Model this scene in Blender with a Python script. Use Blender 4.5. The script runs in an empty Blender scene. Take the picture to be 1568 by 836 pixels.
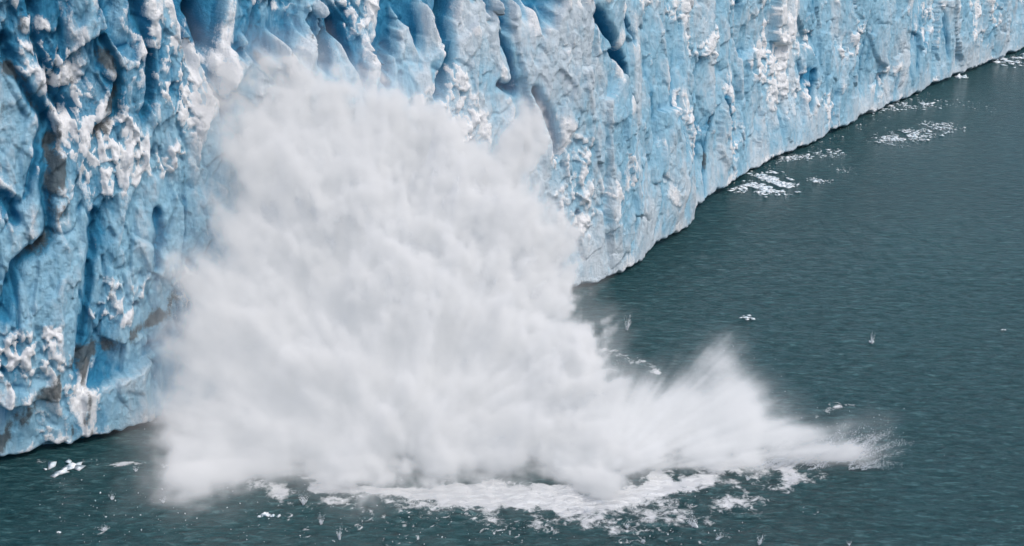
import bpy, math, numpy as np, random
from mathutils import Vector
rng=np.random.RandomState(4)
random.seed(4); np.random.seed(4)
# ------------------------------------------------------------------ camera
H=80.0; PITCH=math.radians(20.0); F=784/math.tan(math.radians(20))
cam=bpy.data.cameras.new("camera"); camo=bpy.data.objects.new("camera",cam)
bpy.context.scene.collection.objects.link(camo)
camo.location=(0,0,H); camo.rotation_euler=(math.radians(70),0,0)
cam.sensor_width=36; cam.lens=18/math.tan(math.radians(20)); cam.clip_end=20000; cam.clip_start=0.5
bpy.context.scene.camera=camo
def ray(px,py):
    u=(px-784)/F; v=-(py-418)/F
    return u, math.cos(PITCH)+math.sin(PITCH)*v, -math.sin(PITCH)+math.cos(PITCH)*v
def W(px,py):            # survey: point on the lake surface
    a,b,c=ray(px,py); t=-H/c
    return (a*t,b*t)
def WD(px,py,Y):         # survey: point at ground distance Y
    a,b,c=ray(px,py); t=Y/b
    return (a*t,Y,H+c*t,t/F)
# ------------------------------------------------------------------ noise
perm=rng.permutation(256).astype(np.int32); perm=np.concatenate([perm,perm,perm])
g3=rng.normal(size=(256,3)).astype(np.float32); g3/=np.linalg.norm(g3,axis=1)[:,None]
def perlin(x,y,z=0.0):
    x=np.asarray(x,np.float32); y=np.asarray(y,np.float32)+np.zeros_like(x); z=np.asarray(z,np.float32)+np.zeros_like(x)
    sh=x.shape; x=x.ravel();y=y.ravel();z=z.ravel(); out=np.empty_like(x)
    C=400000
    for a in range(0,x.size,C):
        X=x[a:a+C];Y=y[a:a+C];Z=z[a:a+C]
        xi=np.floor(X);yi=np.floor(Y);zi=np.floor(Z)
        fx=X-xi;fy=Y-yi;fz=Z-zi
        xi=xi.astype(np.int32)&255;yi=yi.astype(np.int32)&255;zi=zi.astype(np.int32)&255
        u=fx*fx*fx*(fx*(fx*6-15)+10);v=fy*fy*fy*(fy*(fy*6-15)+10);w=fz*fz*fz*(fz*(fz*6-15)+10)
        def c(dx,dy,dz):
            h=perm[perm[perm[(xi+dx)&255]+((yi+dy)&255)]+((zi+dz)&255)]
            g=g3[h]
            return g[:,0]*(fx-dx)+g[:,1]*(fy-dy)+g[:,2]*(fz-dz)
        x00=c(0,0,0);x00+=u*(c(1,0,0)-x00)
        x10=c(0,1,0);x10+=u*(c(1,1,0)-x10)
        x01=c(0,0,1);x01+=u*(c(1,0,1)-x01)
        x11=c(0,1,1);x11+=u*(c(1,1,1)-x11)
        x00+=v*(x10-x00);x01+=v*(x11-x01)
        out[a:a+C]=(x00+w*(x01-x00))*1.5
    return out.reshape(sh)
def fbm(x,y,z=0.0,o=4,gain=.5):
    r=0;a=1;f=1
    for i in range(o):
        r=r+a*perlin(x*f+i*17.3,y*f+i*5.1,z*f+i*9.7); a*=gain; f*=2.03
    return r
def sm(x,a,b):
    t=np.clip((x-a)/(b-a),0,1); return t*t*(3-2*t)
def vor(x,y,seed=0,tilt=1.6):
    xi=np.floor(x);yi=np.floor(y); best=np.full(x.shape,9e9); val=np.zeros(x.shape); b2=np.full(x.shape,9e9)
    r=np.random.RandomState(seed).rand(4096,5)
    for dx in(-1,0,1):
        for dy in(-1,0,1):
            cx=(xi+dx).astype(np.int64);cy=(yi+dy).astype(np.int64)
            h=(cx*7349+cy*9151+((cx*cy)%31)*77)%4096
            R=r[h]; ox=cx+R[...,0]-x; oy=cy+R[...,1]-y
            d=ox*ox+oy*oy
            v=R[...,2]-.5+ox*(R[...,3]-.5)*tilt+oy*(R[...,4]-.5)*tilt
            m=d<best; b2=np.where(m,best,np.minimum(b2,d))
            val=np.where(m,v,val); best=np.where(m,d,best)
    return val,np.sqrt(b2)-np.sqrt(best)
def blur(a,r0,r1):
    for ax,r in((0,r0),(1,r1)):
        if r<1: continue
        p=np.pad(a,[(r+1,r) if i==ax else (0,0) for i in range(2)],mode='edge')
        c=np.cumsum(p,axis=ax,dtype=np.float64); n=a.shape[ax]; k=2*r+1
        a=(np.take(c,range(k,k+n),axis=ax)-np.take(c,range(0,n),axis=ax))/k
    return a
def segd(x,y,a,b):
    a=np.array(a);b=np.array(b);ab=b-a; t=np.clip(((x-a[0])*ab[0]+(y-a[1])*ab[1])/(ab@ab+1e-9),0,1)
    return np.hypot(x-a[0]-t*ab[0],y-a[1]-t*ab[1])
def polyd(x,y,pts):
    r=np.full(x.shape,1e9)
    for a,b_ in zip(pts[:-1],pts[1:]): r=np.minimum(r,segd(x,y,a,b_))
    return r
def link(name,me,mat=None):
    o=bpy.data.objects.new(name,me); bpy.context.scene.collection.objects.link(o)
    if mat: me.materials.append(mat)
    return o
def gridmesh(name,V,nr,nc,attrs={},smooth=True):
    me=bpy.data.meshes.new(name); me.vertices.add(nr*nc); me.vertices.foreach_set("co",V.reshape(-1).astype(np.float32))
    i=np.arange(nr-1)[:,None]*nc+np.arange(nc-1)[None,:]
    q=np.stack([i,i+1,i+nc+1,i+nc],-1).reshape(-1,4); nf=len(q)
    me.loops.add(nf*4); me.loops.foreach_set("vertex_index",q.reshape(-1).astype(np.int32))
    me.polygons.add(nf); me.polygons.foreach_set("loop_start",np.arange(nf,dtype=np.int32)*4)
    me.polygons.foreach_set("use_smooth",np.full(nf,smooth))
    for k,v in attrs.items():
        at=me.attributes.new(k,'FLOAT','POINT'); at.data.foreach_set("value",v.reshape(-1).astype(np.float32))
    me.update(calc_edges=True); return me
# ------------------------------------------------------------------ node helpers
class NT:
    def __init__(s,name):
        s.m=bpy.data.materials.new(name); s.m.use_nodes=True; s.t=s.m.node_tree; s.t.nodes.clear()
        s.out=s.t.nodes.new('ShaderNodeOutputMaterial')
    def n(s,ty,ins={},**kw):
        nd=s.t.nodes.new(ty)
        for k,v in kw.items(): setattr(nd,k,v)
        for k,v in ins.items(): s.set(nd.inputs[k],v)
        return nd
    def set(s,sock,v):
        if isinstance(v,bpy.types.NodeSocket): s.t.links.new(v,sock)
        else: sock.default_value=v
    def math(s,op,a,b=0.0,clamp=False):
        nd=s.n('ShaderNodeMath',operation=op,use_clamp=clamp); s.set(nd.inputs[0],a); s.set(nd.inputs[1],b); return nd.outputs[0]
    def mix(s,f,a,b):
        nd=s.n('ShaderNodeMix',data_type='RGBA'); s.set(nd.inputs[0],f); s.set(nd.inputs[6],a); s.set(nd.inputs[7],b); return nd.outputs[2]
    def attr(s,n): return s.n('ShaderNodeAttribute',attribute_name=n).outputs['Fac']
    def ramp(s,x,a,b):
        nd=s.n('ShaderNodeMapRange',interpolation_type='SMOOTHSTEP'); s.set(nd.inputs[0],x); nd.inputs[1].default_value=a; nd.inputs[2].default_value=b; return nd.outputs[0]
    def noise(s,vec,scale,detail=4,rough=.55,dist=0):
        return s.n('ShaderNodeTexNoise',{'Vector':vec,'Scale':scale,'Detail':detail,'Roughness':rough,'Distortion':dist}).outputs[0]
    def mapping(s,vec,scale,rot=(0,0,0)):
        return s.n('ShaderNodeMapping',{'Vector':vec,'Scale':scale,'Rotation':rot}).outputs[0]
# ------------------------------------------------------------------ glacier
ctl=[(0,710),(60,694),(130,682),(220,660),(330,628),(430,594),(640,524),(840,458),(925,434),(975,413),(1000,384),(1050,355),(1085,312),(1150,265),(1250,220),(1350,170),(1450,125),(1530,93),(1568,76)]
P=[W(*p) for p in ctl]
d=np.array(P[-1])-np.array(P[-5]); d/=np.linalg.norm(d)
P=[(-190,40),(-125,98)]+P+[tuple(np.array(P[-1])+d*k) for k in (60,160,330)]
P=np.array(P); L=np.concatenate([[0],np.cumsum(np.linalg.norm(np.diff(P,axis=0),axis=1))])
fs=np.arange(0,L[-1],0.1)
fx=np.interp(fs,L,P[:,0]);fy=np.interp(fs,L,P[:,1])
def b1(a,r):
    p=np.pad(a,r,mode='reflect',reflect_type='odd'); c=np.concatenate([[0],np.cumsum(p)]); return (c[2*r+1:]-c[:-2*r-1])/(2*r+1)
gx=b1(b1(fx,18),18);gy=b1(b1(fy,18),18)
nx_=np.gradient(b1(b1(fx,110),110));ny_=np.gradient(b1(b1(fy,110),110)); nl=np.hypot(nx_,ny_)
tx,ty=nx_/nl,ny_/nl; NX,NY=ty,-tx
dens=1/np.clip(np.hypot(gx,gy),120,700); dens*=np.where((fs<L[2]-15),.35,1); cd=np.cumsum(dens)
NS=2700; NZ=390; NB=50
s=np.interp(np.linspace(cd[0],cd[-1],NS),cd,fs)
bx=np.interp(s,fs,gx);by=np.interp(s,fs,gy);nx=np.interp(s,fs,NX);ny=np.interp(s,fs,NY)
sL=L[2]
Ht=66+5*perlin(s/23,0*s,3.3)+4*np.abs(perlin(s/7,0*s,1.3))
zz=np.linspace(0,1,NZ)
Z=-2+(Ht[None,:]+2)*zz[:,None]; S=np.broadcast_to(s[None,:],Z.shape).copy()
LEAN=.12
# survey of wall features: (px,py) -> (arc length, height)
_X=bx[None,::5]-nx[None,::5]*LEAN*Z[::3,::5]; _Y=by[None,::5]-ny[None,::5]*LEAN*Z[::3,::5]; _Z=Z[::3,::5]-H; _S=S[::3,::5]
dep=_Y*math.cos(PITCH)-_Z*math.sin(PITCH); _u=784+F*_X/dep; _v=418-F*(_Y*math.sin(PITCH)+_Z*math.cos(PITCH))/dep
def SZ(px,py):
    k=np.argmin(((_u-px)**2+(_v-py)**2)+np.where(dep>0,0,1e9)); return (_S.flat[k],_Z.flat[k]+H)
def wl(pts): return [SZ(*p) for p in pts]
sr=s-sL; left=1-sm(sr,15,85); LEFT=np.broadcast_to(left[None,:],Z.shape)
wx=1.2*fbm(S/9,Z/20,2.2,3); wz=1.5*fbm(S/9,Z/14,8.2,3)
Sw=S-0.16*Z+wx; Zw=Z+wz
A=0.57+0.26*LEFT
big=3.8*fbm(S/34,Z/95,1.1,2)
but=(0.5-np.abs(perlin(Sw/17,Zw/75,4.4))*2)*2.4
colu=(0.5-np.abs(perlin(Sw/5.5,Zw/30,6.4))*2)*.9
flut=perlin(Sw/1.7,Zw/13,16.4)*.42+perlin(Sw/.8,Zw/7,19.4)*.22
v0,e0=vor(Sw/10.5,Zw/24,11,1.5)
v1,e1=vor(Sw/3.8+.2*v0,Zw/9.5,1,1.8); v2,e2=vor((Sw+Z*.25)/1.7+.3,(Zw-.4*S)/3.4,2,2.0); v3,e3=vor(Sw/.8,(Zw+.5*S)/1.2,5,2.0)
fine=fbm(Sw/1.8,Zw/4.0,5.5,5,.66)*0.42
rub=sm(fbm(S/13,Z/11,12.2,3),.14,.42)
wxs=S+.8*fbm(S/4,Z/9,4.,3); wzs=Z+.8*fbm(S/4,Z/9,14.,2)
crev=np.zeros_like(Z); crvm=np.zeros_like(Z)
for pts,wd_,dp in [([(0,60),(20,110),(50,150),(75,200),(72,300),(66,360),(20,400),(0,470)],.7,2.2),([(50,0),(62,60),(88,150),(95,175)],.7,3.0),([(150,60),(180,110),(178,180),(150,200)],.5,1.8),
   ([(210,0),(230,90),(232,170)],.6,2.2),([(150,330),(140,420),(125,520),(118,560)],.45,1.7),([(330,20),(345,80)],.8,4),([(0,300),(20,330)],.7,2.2),([(250,330),(256,420)],.5,1.4),
   ([(518,60),(510,100)],.9,5),([(540,40),(556,85)],.9,5),([(600,90),(604,130)],.7,4),([(770,130),(790,145)],.6,3),([(815,140),(838,180),(850,232)],.7,4.0),([(885,330),(872,370),(855,455)],.4,2.),
   ([(905,20),(935,70),(960,110),(972,185)],.8,4.0),([(958,0),(975,60)],.6,3.),([(780,60),(792,130)],.6,3),([(980,260),(970,350)],.4,2),([(1078,90),(1072,150)],.5,2.5),([(1120,60),(1112,150),(1118,190)],.45,2),([(1215,60),(1213,110)],.5,2.5),([(1320,60),(1318,110)],.5,2.5),([(1090,180),(1086,300)],.4,2.),([(1250,110),(1245,160)],.5,2),([(700,0),(694,60),(680,150)],.6,3)]:
    q=polyd(wxs,wzs,wl(pts)); crev-=dp*np.exp(-(q/wd_)**2); crvm=np.maximum(crvm,np.exp(-(q/(wd_*2.2))**2))
n=perlin(Sw/12,Zw/55,7.7); msk=sm(perlin(S/17,Z/20,3.9),.12,.35)
slit=-np.exp(-(n/0.03)**2)*msk*1.8
n2=perlin(Sw/5,Zw/30,11.7); m2=sm(perlin(S/12,Z/15,6.9),0.05,.3); slit2=-np.exp(-(n2/0.04)**2)*m2*.8
n4=perlin(Sw/2.6+.4*v1,Zw/7,81.7); crack=-np.exp(-(n4/0.05)**2)*sm(perlin(S/6,Z/7,86.9),0.0,.3)*.55
crack-=np.exp(-(e1/.05)**2)*.5*sm(perlin(S/8,Z/9,88.),-.1,.3)
disp=A*(big+but+colu+flut+v0*3.0+v1*1.3+v2*(.45+.7*rub)+v3*(.16+.38*rub)+fine*(1+.8*rub)+slit+slit2+crack)+crev
tier=41+5*perlin(s/16,0*s,9.1)+7*(.5-np.abs(perlin(s/5.5,0*s,2.1))*2.4)+2*perlin(s/2,0*s,5.1)
tm=sm(sr,22,34)*(1-sm(sr,88,108)); tier=tier+30*(1-tm)
back=sm(Z-tier[None,:]+2.4*v1+1.6*v2+1.6*fbm(S/3,Z/8,61.,4),-.6,3.2)
disp=disp-back*(5.0+3*perlin(S/9,Z/30,1.9)+1.0*v1)*tm[None,:]
low=sm(Z,0,9); disp=disp*(0.3+0.7*low)-LEAN*Z
notch=1.0+.8*perlin(S/5,0*S,.3)+.5*perlin(S/1.3,0*S,.9)
disp-= 2.4*(1-sm(Z,notch-.8,notch+.1))
disp=.65*disp+.35*blur(disp,1,1)
cw=disp+LEAN*Z
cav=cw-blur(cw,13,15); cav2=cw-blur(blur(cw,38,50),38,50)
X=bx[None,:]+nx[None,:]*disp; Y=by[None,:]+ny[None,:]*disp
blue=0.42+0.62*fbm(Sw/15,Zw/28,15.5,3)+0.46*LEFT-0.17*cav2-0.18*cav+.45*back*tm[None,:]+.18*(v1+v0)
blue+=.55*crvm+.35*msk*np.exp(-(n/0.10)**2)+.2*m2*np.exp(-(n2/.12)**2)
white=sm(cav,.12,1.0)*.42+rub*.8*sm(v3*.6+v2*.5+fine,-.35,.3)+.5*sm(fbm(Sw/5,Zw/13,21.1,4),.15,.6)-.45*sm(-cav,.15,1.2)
for (px,py,r) in [(240,50,5),(290,110,5),(330,130,4),(130,220,5),(180,230,4),(110,190,4),(715,150,4),(780,210,4),(960,250,3),(945,320,3),(1025,300,3),(1040,190,4),(1195,70,6),(1205,20,6),(965,390,3),(1500,50,6),(30,560,4),(120,610,4),(1120,120,2.5)]:
    a,b_=SZ(px,py); white+=.75*np.exp(-((wxs-a)**2+((wzs-b_)*.7)**2)/(r*r))*sm(v2+v3*.6+fine,-.6,.25)
dirt=sm(fbm(Sw/8,Zw/40,31.1,4),.42,.75)*(.3+.8*LEFT)*sm(fbm(Sw/3,Zw/9,35.1,3),-.1,.5)
dirt=dirt+.4*np.exp(-(n2/.05)**2)*sm(perlin(S/30,Z/40,44.),.1,.4)
dbrk=np.clip(.75+1.1*fbm(wxs/2.2,wzs/2.8,71.,4),.1,1.3)
for pts,wd_,am in [([(0,680),(60,600),(90,560),(180,540),(240,505),(290,470)],1.3,1.3),([(0,80),(60,160),(75,260),(90,330),(30,390)],1.2,.95),([(150,70),(180,120),(165,190),(150,210)],1.0,1.25),([(110,130),(80,190),(100,280)],.9,.9),([(620,170),(615,215)],.9,1.2),([(885,320),(865,380),(850,440)],.6,.8),([(1092,180),(1088,270)],.6,.9),([(640,140),(690,90),(705,0)],.7,.6),([(1120,60),(1112,150)],.7,.6)]:
    dirt+=am*dbrk*np.exp(-(polyd(wxs,wzs,wl(pts))/wd_)**2)
# upper surface running back
tb=(np.linspace(0,1,NB+1)[1:]**1.8)*320
SB=np.broadcast_to(s[None,:],(NB,NS)); TB=np.broadcast_to(tb[:,None],(NB,NS))
ZB=Z[-1][None,:]+TB*.05+ (fbm(SB/9,TB/16,3.,4)*5-1)*sm(TB,0,8)
XB=X[-1][None,:]-nx[None,:]*TB; YB=Y[-1][None,:]-ny[None,:]*TB
def cat(a,b): return np.concatenate([a,np.zeros((NB,NS))+b],0)
V=np.stack([np.concatenate([X,XB]),np.concatenate([Y,YB]),np.concatenate([Z,ZB])],-1)
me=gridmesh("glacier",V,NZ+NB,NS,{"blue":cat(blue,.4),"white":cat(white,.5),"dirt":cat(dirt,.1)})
m=NT("glacier_ice")
geo=m.n('ShaderNodeNewGeometry'); pos=geo.outputs['Position']
mp=m.mapping(pos,(1,1,.38))
f1=m.noise(mp,.9,8,.68,.4); f2=m.noise(pos,3.5,5,.65); f3=m.noise(mp,.22,5,.6,.6)
b=m.math('ADD',m.attr("blue"),m.math('MULTIPLY',m.math('SUBTRACT',f1,.5),1.1))
b=m.math('ADD',b,m.math('MULTIPLY',m.math('SUBTRACT',f3,.5),1.3))
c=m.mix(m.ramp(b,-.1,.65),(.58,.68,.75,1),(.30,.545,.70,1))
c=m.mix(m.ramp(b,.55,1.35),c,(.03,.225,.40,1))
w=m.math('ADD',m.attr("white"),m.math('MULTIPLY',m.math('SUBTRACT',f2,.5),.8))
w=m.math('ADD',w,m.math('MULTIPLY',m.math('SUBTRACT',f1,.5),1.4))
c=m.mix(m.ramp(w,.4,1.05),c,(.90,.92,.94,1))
dd=m.math('ADD',m.attr("dirt"),m.math('MULTIPLY',m.math('SUBTRACT',f2,.55),1.0))
dd=m.math('ADD',dd,m.math('MULTIPLY',m.math('SUBTRACT',f1,.5),1.6))
c=m.mix(m.math('MULTIPLY',m.ramp(dd,.35,1.1),.88),c,(.08,.095,.10,1))
hb=m.math('ADD',m.math('MULTIPLY',f1,.55),m.math('MULTIPLY',f2,.22))
bmp=m.n('ShaderNodeBump',{'Height':hb,'Strength':.85,'Distance':1.0})
bs=m.n('ShaderNodeBsdfPrincipled',{'Base Color':c,'Roughness':.55,'Normal':bmp.outputs[0],'Specular IOR Level':.3})
m.t.links.new(bs.outputs[0],m.out.inputs[0])
link("glacier",me,m.m)
# ------------------------------------------------------------------ lake
def lines(lo,hi,step,far0,far1):
    a=np.arange(lo,hi,step); l=lo-np.cumsum(step*1.12**np.arange(1,80)); l=l[l>far0][::-1]
    r=hi+np.cumsum(step*1.12**np.arange(1,80)); r=r[r<far1]
    return np.concatenate([[far0],l,a,r,[far1]])
xs=lines(-75,75,.22,-5000,5000); ys=lines(125,215,.22,-1000,9000)
XX,YY=np.meshgrid(xs,ys)
near=(np.abs(XX)<90)&(YY>110)&(YY<250)
foam=np.zeros_like(XX); hz=np.zeros_like(XX)
fn=fbm(XX/5,YY/5,1.,5,.6); wX=XX+1.6*fbm(XX/6,YY/6,3.,4); wY=YY+1.8*fbm(XX/6,YY/6,13.,4)
foam+=1.6*np.exp(-(polyd(wX,wY,[W(480,743),W(560,746),W(660,754),W(720,757)])/1.0)**2)
foam+=1.1*np.exp(-(polyd(wX,wY,[W(700,750),W(780,756),W(900,768),W(980,754),W(1080,728)])/2.5)**2)
foam+=.8*np.exp(-(polyd(wX,wY,[W(1100,715),W(1200,708),W(1300,700)])/1.5)**2)
foam+=.44*np.exp(-(polyd(wX,wY,[W(420,745),W(560,757),W(760,778),W(940,792),W(1080,770),W(1200,722)])/5.0)**2)
foam+=.45*np.exp(-(polyd(wX,wY,[W(60,712),W(130,705),W(250,712)])/1.2)**2)
foam+=.42*np.exp(-(polyd(wX,wY,[W(890,530),W(950,545),W(1000,565)])/1.6)**2)
foam+=.3*np.exp(-(polyd(wX,wY,[W(1240,635),W(1310,620)])/1.1)**2)
foam+=.8*(fn)*np.clip(foam*3,0,1)
rr=np.random.RandomState(8)
rings=[(610,793,1.6),(650,800,1.3),(700,780,1.5),(770,770,1.),(905,775,1.5),(915,777,.8),(960,800,1.2),(990,818,1.),(1000,790,1.),(1055,770,.9),(1130,777,1.5),(1240,781,.9),(600,828,1.),(680,797,.9),(900,800,1.2),(850,790,1.),(1020,810,.8),(1280,620,.9),(560,790,.8),(150,812,.7)]
for i in range(60): rings.append((rr.uniform(420,1120),rr.uniform(765,832),rr.uniform(.25,.9)))
for px,py,r in rings:
    cx,cy=W(px,py); q=np.hypot(XX-cx,YY-cy)
    k=np.exp(-((q-r)/.20)**2)*(.70+.7*perlin(XX*1.1,YY*1.1,px*.01)); foam=np.maximum(foam,k*.78); hz+=.08*np.cos(q*4)*np.exp(-(q/(r*1.6))**2)
hz+=(.28*fbm(XX/4,YY/4,2.,4)*np.clip(.25+foam,0,1.4))*near
me=gridmesh("lake_water",np.stack([XX,YY,hz*near],-1),len(ys),len(xs),{"foam":foam*near})
m=NT("lake_water"); pos=m.n('ShaderNodeNewGeometry').outputs['Position']
r1=m.noise(m.mapping(pos,(.42,1.15,1),(0,0,.35)),1.05,6,.68,.4); r2=m.noise(m.mapping(pos,(.5,1,1),(0,0,-.4)),.3,5,.6,.5); r3=m.noise(m.mapping(pos,(1,.4,1),(0,0,.9)),.018,3,.5,1.)
h=m.math('ADD',m.math('MULTIPLY',r1,1.0),m.math('MULTIPLY',r2,.9))
bmp=m.n('ShaderNodeBump',{'Height':h,'Strength':1.0,'Distance':1.0})
wc=m.mix(r3,(.006,.045,.054,1),(.026,.102,.115,1))
wc=m.mix(m.math('MULTIPLY',m.ramp(r1,.5,.72),.8),wc,(.09,.21,.225,1))  # ripple crests painted lighter, standing in for reflection contrast
wc=m.mix(m.math('MULTIPLY',m.ramp(r1,.5,.28),.75),wc,(.002,.020,.026,1))  # troughs painted darker: ripple shading put into the base colour
fz=m.math('ADD',m.attr("foam"),m.math('MULTIPLY',m.math('SUBTRACT',m.noise(pos,1.3,7,.7,.6),.5),1.7))
fzr=m.ramp(fz,.42,.95)
wc=m.mix(fzr,wc,(.86,.89,.91,1))
rg=m.math('ADD',m.math('MULTIPLY',fzr,.6),.10)
bs=m.n('ShaderNodeBsdfPrincipled',{'Base Color':wc,'Roughness':rg,'IOR':1.33,'Normal':bmp.outputs[0]})
m.t.links.new(bs.outputs[0],m.out.inputs[0])
link("lake_water",me,m.m)
# ------------------------------------------------------------------ spray volumes
def softmaxF(X,Y,Z,blobs,k=1.6):
    acc=np.zeros_like(X)
    for (px,py,Yd,r,*sq) in blobs:
        cx,cy,cz,sc=WD(px,py,Yd); R=r*sc
        dd=np.sqrt((X-cx)**2+((Y-cy)*.9)**2+(Z-cz)**2)
        acc+=np.exp(np.clip((R-dd)/k,-30,30))
    return k*np.log(acc+1e-12)
def make_volume(name,mn,mx,step,func,mat,core,thr):
    mn=np.array(mn,float);mx=np.array(mx,float); N=np.round((mx-mn)/step).astype(int)+1; mx=mn+(N-1)*step
    z,y,x=np.meshgrid(*[np.arange(N[i],dtype=np.float32)*step+mn[i] for i in (2,1,0)],indexing='ij')
    D=func(x,y,z).astype(np.float32)
    edge=np.minimum.reduce([x-x.min(),x.max()-x,y-y.min(),y.max()-y,z.max()-z]); D*=np.clip(edge/1.5,0,1); D[D<.003]=0
    me=bpy.data.meshes.new(name); cnt=int(D.size); me.vertices.add(cnt)
    me.vertices.foreach_set("co",np.stack([x.ravel(),y.ravel(),z.ravel()],-1).reshape(-1).astype(np.float32))
    at=me.attributes.new("dens",'FLOAT','POINT'); at.data.foreach_set("value",D.ravel())
    o=link(name,me,mat); me.materials.append(core)
    g=bpy.data.node_groups.new(name+"_field",'GeometryNodeTree')
    g.interface.new_socket("Geometry",in_out='INPUT',socket_type='NodeSocketGeometry'); g.interface.new_socket("Geometry",in_out='OUTPUT',socket_type='NodeSocketGeometry')
    nn=g.nodes.new; li=g.links.new
    gi=nn('NodeGroupInput');go=nn('NodeGroupOutput'); p=nn('GeometryNodeInputPosition')
    sub=nn('ShaderNodeVectorMath');sub.operation='SUBTRACT';li(p.outputs[0],sub.inputs[0]);sub.inputs[1].default_value=tuple(mn-step*.5)
    dv=nn('ShaderNodeVectorMath');dv.operation='DIVIDE';li(sub.outputs[0],dv.inputs[0]);dv.inputs[1].default_value=(step,)*3
    fl_=nn('ShaderNodeVectorMath');fl_.operation='FLOOR';li(dv.outputs[0],fl_.inputs[0])
    dt=nn('ShaderNodeVectorMath');dt.operation='DOT_PRODUCT';li(fl_.outputs[0],dt.inputs[0]);dt.inputs[1].default_value=(1,float(N[0]),float(N[0]*N[1]))
    rd=nn('ShaderNodeMath');rd.operation='ADD';li(dt.outputs['Value'],rd.inputs[0]);rd.inputs[1].default_value=.25
    fi=nn('FunctionNodeFloatToInt');fi.rounding_mode='FLOOR';li(rd.outputs[0],fi.inputs[0])
    na=nn('GeometryNodeInputNamedAttribute');na.data_type='FLOAT';na.inputs['Name'].default_value="dens"
    si=nn('GeometryNodeSampleIndex');si.data_type='FLOAT';si.clamp=True
    li(gi.outputs[0],si.inputs['Geometry']);li(na.outputs[0],si.inputs['Value']);li(fi.outputs[0],si.inputs['Index'])
    vc=nn('GeometryNodeVolumeCube');li(si.outputs[0],vc.inputs['Density']);vc.inputs['Min'].default_value=tuple(mn);vc.inputs['Max'].default_value=tuple(mx)
    for k,v in zip('XYZ',N): vc.inputs['Resolution '+k].default_value=int(v)
    sm_=nn('GeometryNodeSetMaterial');sm_.inputs['Material'].default_value=mat
    li(vc.outputs[0],sm_.inputs[0])
    vm=nn('GeometryNodeVolumeToMesh'); li(vc.outputs[0],vm.inputs['Volume']); vm.inputs['Threshold'].default_value=thr
    ss=nn('GeometryNodeSetShadeSmooth'); li(vm.outputs[0],ss.inputs[0])
    s2=nn('GeometryNodeSetMaterial');s2.inputs['Material'].default_value=core; li(ss.outputs[0],s2.inputs[0])
    jn=nn('GeometryNodeJoinGeometry'); li(sm_.outputs[0],jn.inputs[0]); li(s2.outputs[0],jn.inputs[0])
    li(jn.outputs[0],go.inputs[0])
    md=o.modifiers.new("field",'NODES');md.node_group=g
    return o
def spray_mat(name,ext,glow):
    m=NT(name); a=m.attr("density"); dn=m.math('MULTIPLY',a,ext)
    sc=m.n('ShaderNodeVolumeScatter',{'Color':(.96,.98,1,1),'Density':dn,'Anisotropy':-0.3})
    e=m.n('ShaderNodeEmission',{'Color':(.86,.92,1,1),'Strength':m.math('MULTIPLY',dn,glow)})  # added glow in the mist, standing in for multiple scattering of light
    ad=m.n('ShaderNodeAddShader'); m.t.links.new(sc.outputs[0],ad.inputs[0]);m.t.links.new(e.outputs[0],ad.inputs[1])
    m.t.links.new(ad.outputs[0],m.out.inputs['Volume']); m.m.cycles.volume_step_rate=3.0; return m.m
m=NT("dense_spray"); bs=m.n('ShaderNodeBsdfDiffuse',{'Color':(.84,.88,.93,1)}); m.t.links.new(bs.outputs[0],m.out.inputs[0]); CORE=m.m
main=[(365,118,180,34),(372,160,179,47),(410,195,178,57),(448,165,178,40),(460,270,176,95),(575,205,178,47),(520,235,178,55),(600,265,178,72),(540,330,174,120),(665,255,178,60),(690,225,178,32),(755,250,179,45),(780,215,179,25),(700,350,174,112),(800,370,173,50),(620,460,170,165),(765,440,171,82),(440,390,172,105),(345,450,170,60),(430,530,166,130),(330,570,165,65),(600,610,161,160),(770,550,165,95),(860,560,163,55),(740,660,157,105),(500,670,156,110),(350,680,155,75),(850,660,156,85),(325,775,146,40),(310,730,149,50),(300,640,160,55),(400,705,152,60),(540,708,152,60),(660,712,152,60),(780,712,151,55),(890,710,151,50)]
def main_f(x,y,z):
    Fd=softmaxF(x,y,z,main,1.3)
    D=np.zeros_like(x); near=(Fd>-9)
    X_,Y_,Z_=x[near],y[near],z[near]; Fn=Fd[near]; del Fd
    dx,dy,dz=X_+14,Y_-166,Z_+10
    R_=np.sqrt(dx*dx+dy*dy+dz*dz)+1e-3; ux,uy,uz=dx/R_,dy/R_,dz/R_
    st=fbm(ux*6.5,uy*6.5,uz*6.5+R_*.025,6,.66)
    bl=fbm(X_/10,Y_/10,Z_/10,5,.52)
    bw=(.45-np.abs(fbm(X_/4.5+3,Y_/4.5,Z_/5.5,5,.55)))*2
    lo=1-sm(Z_,0,6); lo2=1-sm(Z_,5,14)
    G=Fn+3.2*st+3.6*bl+2.3*bw-.2+1.0*lo
    lowf=(1-sm(Z_+3*bl,4,26))*(1-sm(X_,-12,10)); lf=np.maximum(lowf,1-sm(X_+4*bl,-44,-26))
    w=2.9-1.3*sm(X_,-34,-4)+5.5*lf+1.5*lo2*(1-lf)
    q=np.clip(G/w,0,None)
    dn=np.minimum(q,1)**1.5*.84+.16*sm(G-w,0,4.0)      # solid heart only far inside the cloud
    D[near]=dn+.02*sm(G,-7,1)
    return D
surge=[(930,640,157,70),(1000,645,158,64),(1060,625,159,58),(1108,600,161,46),(1103,562,162,30),(1135,640,157,58),(1200,672,155,44),(1255,682,154,36),(1300,684,153,27),(1335,672,153,17),(1352,655,153,10),(980,705,151,45),(1080,690,153,45),(880,720,151,50),(1150,695,153,34),(1225,697,153,28)]
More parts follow.
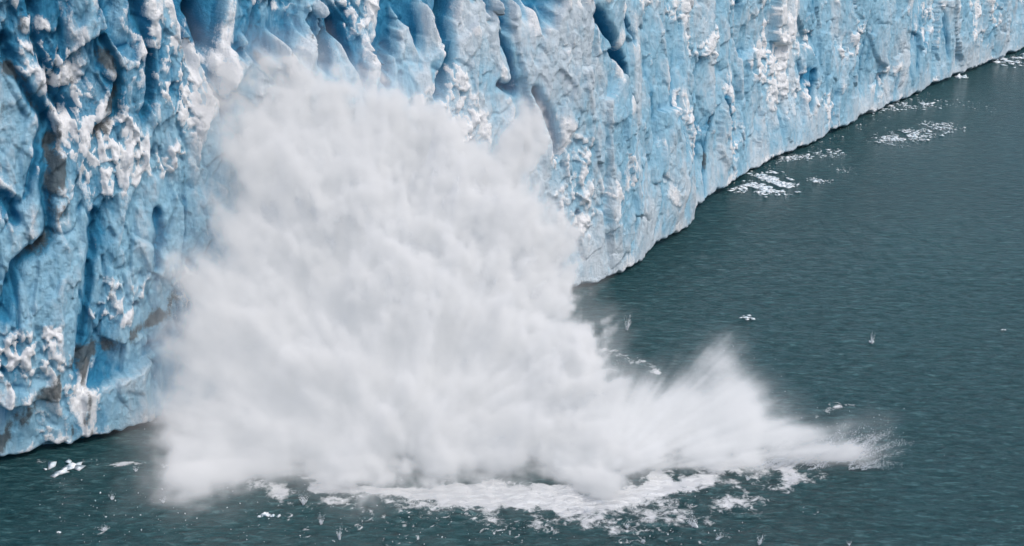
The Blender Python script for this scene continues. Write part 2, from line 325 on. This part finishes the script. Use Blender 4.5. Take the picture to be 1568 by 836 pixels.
def surge_f(x,y,z):
    Fd=softmaxF(x,y,z,surge,1.0)
    dx,dy,dz=x-10,y-156,z+5
    r=np.sqrt(dx*dx+dy*dy+dz*dz)+1e-3; ux,uy,uz=dx/r,dy/r,dz/r
    am=1-.35*sm(x,25,42)
    st=fbm(ux*11,uy*11,uz*11+r*.03,6,.68); bl=fbm(x/5,y/5,z/5,5,.55)
    G=Fd+am*(2.1*st+1.5*bl)-.1
    w=2.2+3.6*sm(z,1.5,7)
    return np.clip(G/w,0,1)**1.6*.95+.02*sm(G,-3,1)
make_volume("ice_fall_spray_plume",(-56,136,0),(20,196,56),.36,main_f,spray_mat("spray_mist_glow",1.1,.275),CORE,.97)
make_volume("water_surge_spray",(4,138,0),(50,176,20),.26,surge_f,spray_mat("surge_mist_glow",1.0,.32),CORE,.985)
# ------------------------------------------------------------------ particles / ice chunks
def chunks(name,C,R,mat,flat=.7):
    base=np.array([(1,0,0),(-1,0,0),(0,1,0),(0,-1,0),(0,0,1),(0,0,-1)],float)
    tri=np.array([(0,2,4),(2,1,4),(1,3,4),(3,0,4),(2,0,5),(1,2,5),(3,1,5),(0,3,5)])
    n=len(C); R=np.asarray(R); r=np.random.RandomState(len(name)+n)
    V=base[None]*(1+.45*r.normal(size=(n,6,1)).clip(-1,1))+.25*r.normal(size=(n,6,3))
    an=r.rand(n)*6.28; c_,s_=np.cos(an)[:,None],np.sin(an)[:,None]
    V=np.stack([V[...,0]*c_-V[...,1]*s_,V[...,0]*s_+V[...,1]*c_,V[...,2]*flat],-1)*R[:,None,None]
    V=V+np.asarray(C)[:,None,:]
    T=tri[None]+np.arange(n)[:,None,None]*6
    me=bpy.data.meshes.new(name); me.vertices.add(n*6); me.vertices.foreach_set("co",V.reshape(-1).astype(np.float32))
    nf=n*8; me.loops.add(nf*3); me.loops.foreach_set("vertex_index",T.reshape(-1).astype(np.int32))
    me.polygons.add(nf); me.polygons.foreach_set("loop_start",np.arange(nf,dtype=np.int32)*3); me.update(calc_edges=True)
    return link(name,me,mat)
m=NT("floating_ice"); pos=m.n('ShaderNodeNewGeometry').outputs['Position']
c=m.mix(m.ramp(m.noise(pos,1.1,4),.35,.65),(.62,.74,.80,1),(.88,.90,.92,1))
bs=m.n('ShaderNodeBsdfPrincipled',{'Base Color':c,'Roughness':.5}); m.t.links.new(bs.outputs[0],m.out.inputs[0]); ICEM=m.m
m=NT("spray_drops"); bs=m.n('ShaderNodeBsdfPrincipled',{'Base Color':(.82,.86,.90,1),'Roughness':.6}); m.t.links.new(bs.outputs[0],m.out.inputs[0]); DROP=m.m
def floe_patch(pts,width,n,rmin,rmax):
    Wp=[np.array(W(*p)) for p in pts]; C=[];R=[]
    while len(C)<n:
        k=random.randrange(len(Wp)-1) if len(Wp)>1 else 0
        t=random.random(); p=Wp[k]*(1-t)+Wp[min(k+1,len(Wp)-1)]*t+np.array([random.gauss(0,width),random.gauss(0,width*1.3)])
        if float(fbm(np.array([p[0]/3]),np.array([p[1]/5]),7.,2)[0])<-.1: continue
        r=rmin+(rmax-rmin)*random.random()**4
        C.append((p[0],p[1],r*.08)); R.append(r)
    return chunks("brash_ice",C,R,ICEM,.2)
floe_patch([(1135,288),(1200,288),(1170,268)],1.7,1300,.08,.7)
floe_patch([(1195,245),(1225,240),(1290,234)],1.3,420,.08,.5)
floe_patch([(1240,275),(1265,277)],.8,120,.08,.4)
floe_patch([(1350,168),(1385,160),(1440,158)],1.6,420,.1,.55)
floe_patch([(1360,218),(1385,208),(1410,203)],2.0,750,.1,.6)
floe_patch([(1420,187),(1455,195),(1440,200)],1.7,300,.1,.5)
floe_patch([(1525,93),(1568,92),(1600,88)],2.5,400,.15,1.2)
floe_patch([(1470,158),(1500,160)],2,40,.1,.35)
floe_patch([(1285,258),(1300,262)],1.5,50,.08,.3)
floe_patch([(1160,262),(1230,232),(1330,184),(1420,142)],1.0,160,.08,.35)
def floe(px,py,r,h=.5):
    x,y=W(px,py); n=14
    C=[(x+random.gauss(0,r*.5),y+random.gauss(0,r*.35),r*.06) for i in range(n)]; chunks("ice_floe",C,[r*random.uniform(.15,.5) for i in range(n)],ICEM,h)
floe(1140,486,1.0,.3); floe(98,720,2.0,.25); floe(1472,119,1.6,.9); floe(410,790,.8,.6); floe(1064,806,.6,.8); floe(1335,524,.45,1.0); floe(1537,505,.35,.4); floe(90,815,.3); floe(1250,278,.8,.4)
def splash(px,py,h,r,n,lean=(0,0)):
    x,y=W(px,py); C=[];R=[]
    for i in range(n):
        t=random.random()**1.3; rr_=r*(.15+t*.9)*random.random()**.6; a=random.random()*6.28; arm=.5+.5*math.sin(a*3+px)
        C.append((x+math.cos(a)*rr_*(.4+arm)+lean[0]*t,y+math.sin(a)*rr_*(.4+arm)+lean[1]*t,h*t*(.3+.7*arm))); R.append(random.uniform(.02,.055)*(1.25-t))
    chunks("water_splash",C,R,DROP,1.3)
for a in [(960,505,3.2,.8,900,(.3,0)),(1335,526,2.0,.4,500,(0,0)),(1066,808,2.2,.9,900,(-1,0)),(160,812,.9,1.0,300,(0,0)),(492,803,1.6,.5,350,(0,0)),(520,826,2.0,.5,350,(0,0)),(465,772,2.0,1.,600,(0,0)),(1162,834,1.6,.5,350,(.3,0)),(1098,826,1.2,.6,300,(.6,0)),(985,832,1.,.4,200,(0,0)),(172,765,1.2,.5,250,(0,0)),(208,722,1.0,.5,200,(0,0)),(900,785,1.3,1.0,500,(0,0)),(1300,835,.6,.4,120,(0,0)),(960,808,.9,.6,250,(0,0)),(250,770,1.,.5,200,(0,0)),(1145,735,1.,.6,250,(0,0))]: splash(*a)
C=[];R=[]
for j in range(90):
    sx,sy=W(random.uniform(1150,1330),random.uniform(690,722)); az=random.uniform(-.6,.8); el=random.uniform(.1,1.0); ln=random.uniform(2,7.5)
    for i in range(170):
        t=random.random(); q=t*ln; sp=.06+.32*t
        C.append((sx+math.cos(az)*math.cos(el)*q+random.gauss(0,sp*.6),sy+math.sin(az)*math.cos(el)*q+random.gauss(0,sp*.6),max(.03,.2+math.sin(el)*q-.04*q*q+random.gauss(0,sp*.5)))); R.append(random.uniform(.02,.055)*(1.2-.6*t))
chunks("surge_jet_droplets",C,R,DROP,1.2)
C=[];R=[]
# streaks of droplets thrown outward from the foot of the fall
O=np.array([-14.,164.,-6.])
rim=[(365,95,179),(440,130,178),(500,190,178),(570,165,178),(620,190,178),(690,190,178),(780,200,178),(790,280,177),(825,340,175),(845,400,173),(840,450,171),(885,510,167),(885,550,166),(912,568,165),(895,600,163),(300,420,169),(290,480,168),(330,370,171),(640,200,178)]
for j in range(260):
    e=random.choice(rim); c0=np.array(WD(e[0]+random.gauss(0,22),e[1]+random.gauss(0,22),e[2])[:3]); dr=c0-O; dr/=np.linalg.norm(dr); dr=dr+np.random.normal(size=3)*.12; ln=random.uniform(1.,4.)
    for i in range(70):
        t=random.random(); p=c0+dr*(t*ln-1.2)+np.random.normal(size=3)*(.08+.22*t)
        C.append(tuple(p)); R.append(random.uniform(.012,.04)*(1.2-.7*t))
for i in range(7000):
    bl=random.choice(main+surge); cx,cy,cz,sc=WD(bl[0],bl[1],bl[2]); v=np.random.normal(size=3); v/=np.linalg.norm(v); q=bl[3]*sc*random.uniform(.95,1.35)+random.expovariate(1)*1.2
    p=(cx+v[0]*q,cy-abs(v[1])*q*.5,cz+v[2]*q)
    if p[2]<.1: continue
    C.append(p); R.append(.014+.05*random.random()**6)
for i in range(600):
    x,y=W(random.uniform(60,1150),random.uniform(735,835)); C.append((x,y,abs(random.gauss(0,.8)))); R.append(.02+.08*random.random()**4)
chunks("flying_ice_debris",C,R,DROP,1.1)
# ------------------------------------------------------------------ light
sc=bpy.context.scene; wd=bpy.data.worlds.new("World"); sc.world=wd; wd.use_nodes=True; t=wd.node_tree; t.nodes.clear()
o=t.nodes.new('ShaderNodeOutputWorld'); bg=t.nodes.new('ShaderNodeBackground'); sk=t.nodes.new('ShaderNodeTexSky'); sk.sky_type='NISHITA'; sk.sun_disc=False
EL,AZ=58,125
sk.sun_elevation=math.radians(EL); sk.sun_rotation=math.radians(AZ); sk.dust_density=4; sk.air_density=1.0; sk.ozone_density=1
bg.inputs[1].default_value=.15; t.links.new(sk.outputs[0],bg.inputs[0]); t.links.new(bg.outputs[0],o.inputs[0])
sun=bpy.data.lights.new("sun",'SUN'); sun.energy=1.15; sun.angle=math.radians(26); sun.color=(1,.98,.95); so=bpy.data.objects.new("sun",sun); sc.collection.objects.link(so)
dv=Vector((math.sin(math.radians(AZ))*math.cos(math.radians(EL)),math.cos(math.radians(AZ))*math.cos(math.radians(EL)),math.sin(math.radians(EL))))
so.rotation_euler=dv.to_track_quat('Z','Y').to_euler(); so.location=(0,0,300)
sc.view_settings.view_transform='Standard'; sc.view_settings.look='None'; sc.view_settings.exposure=0
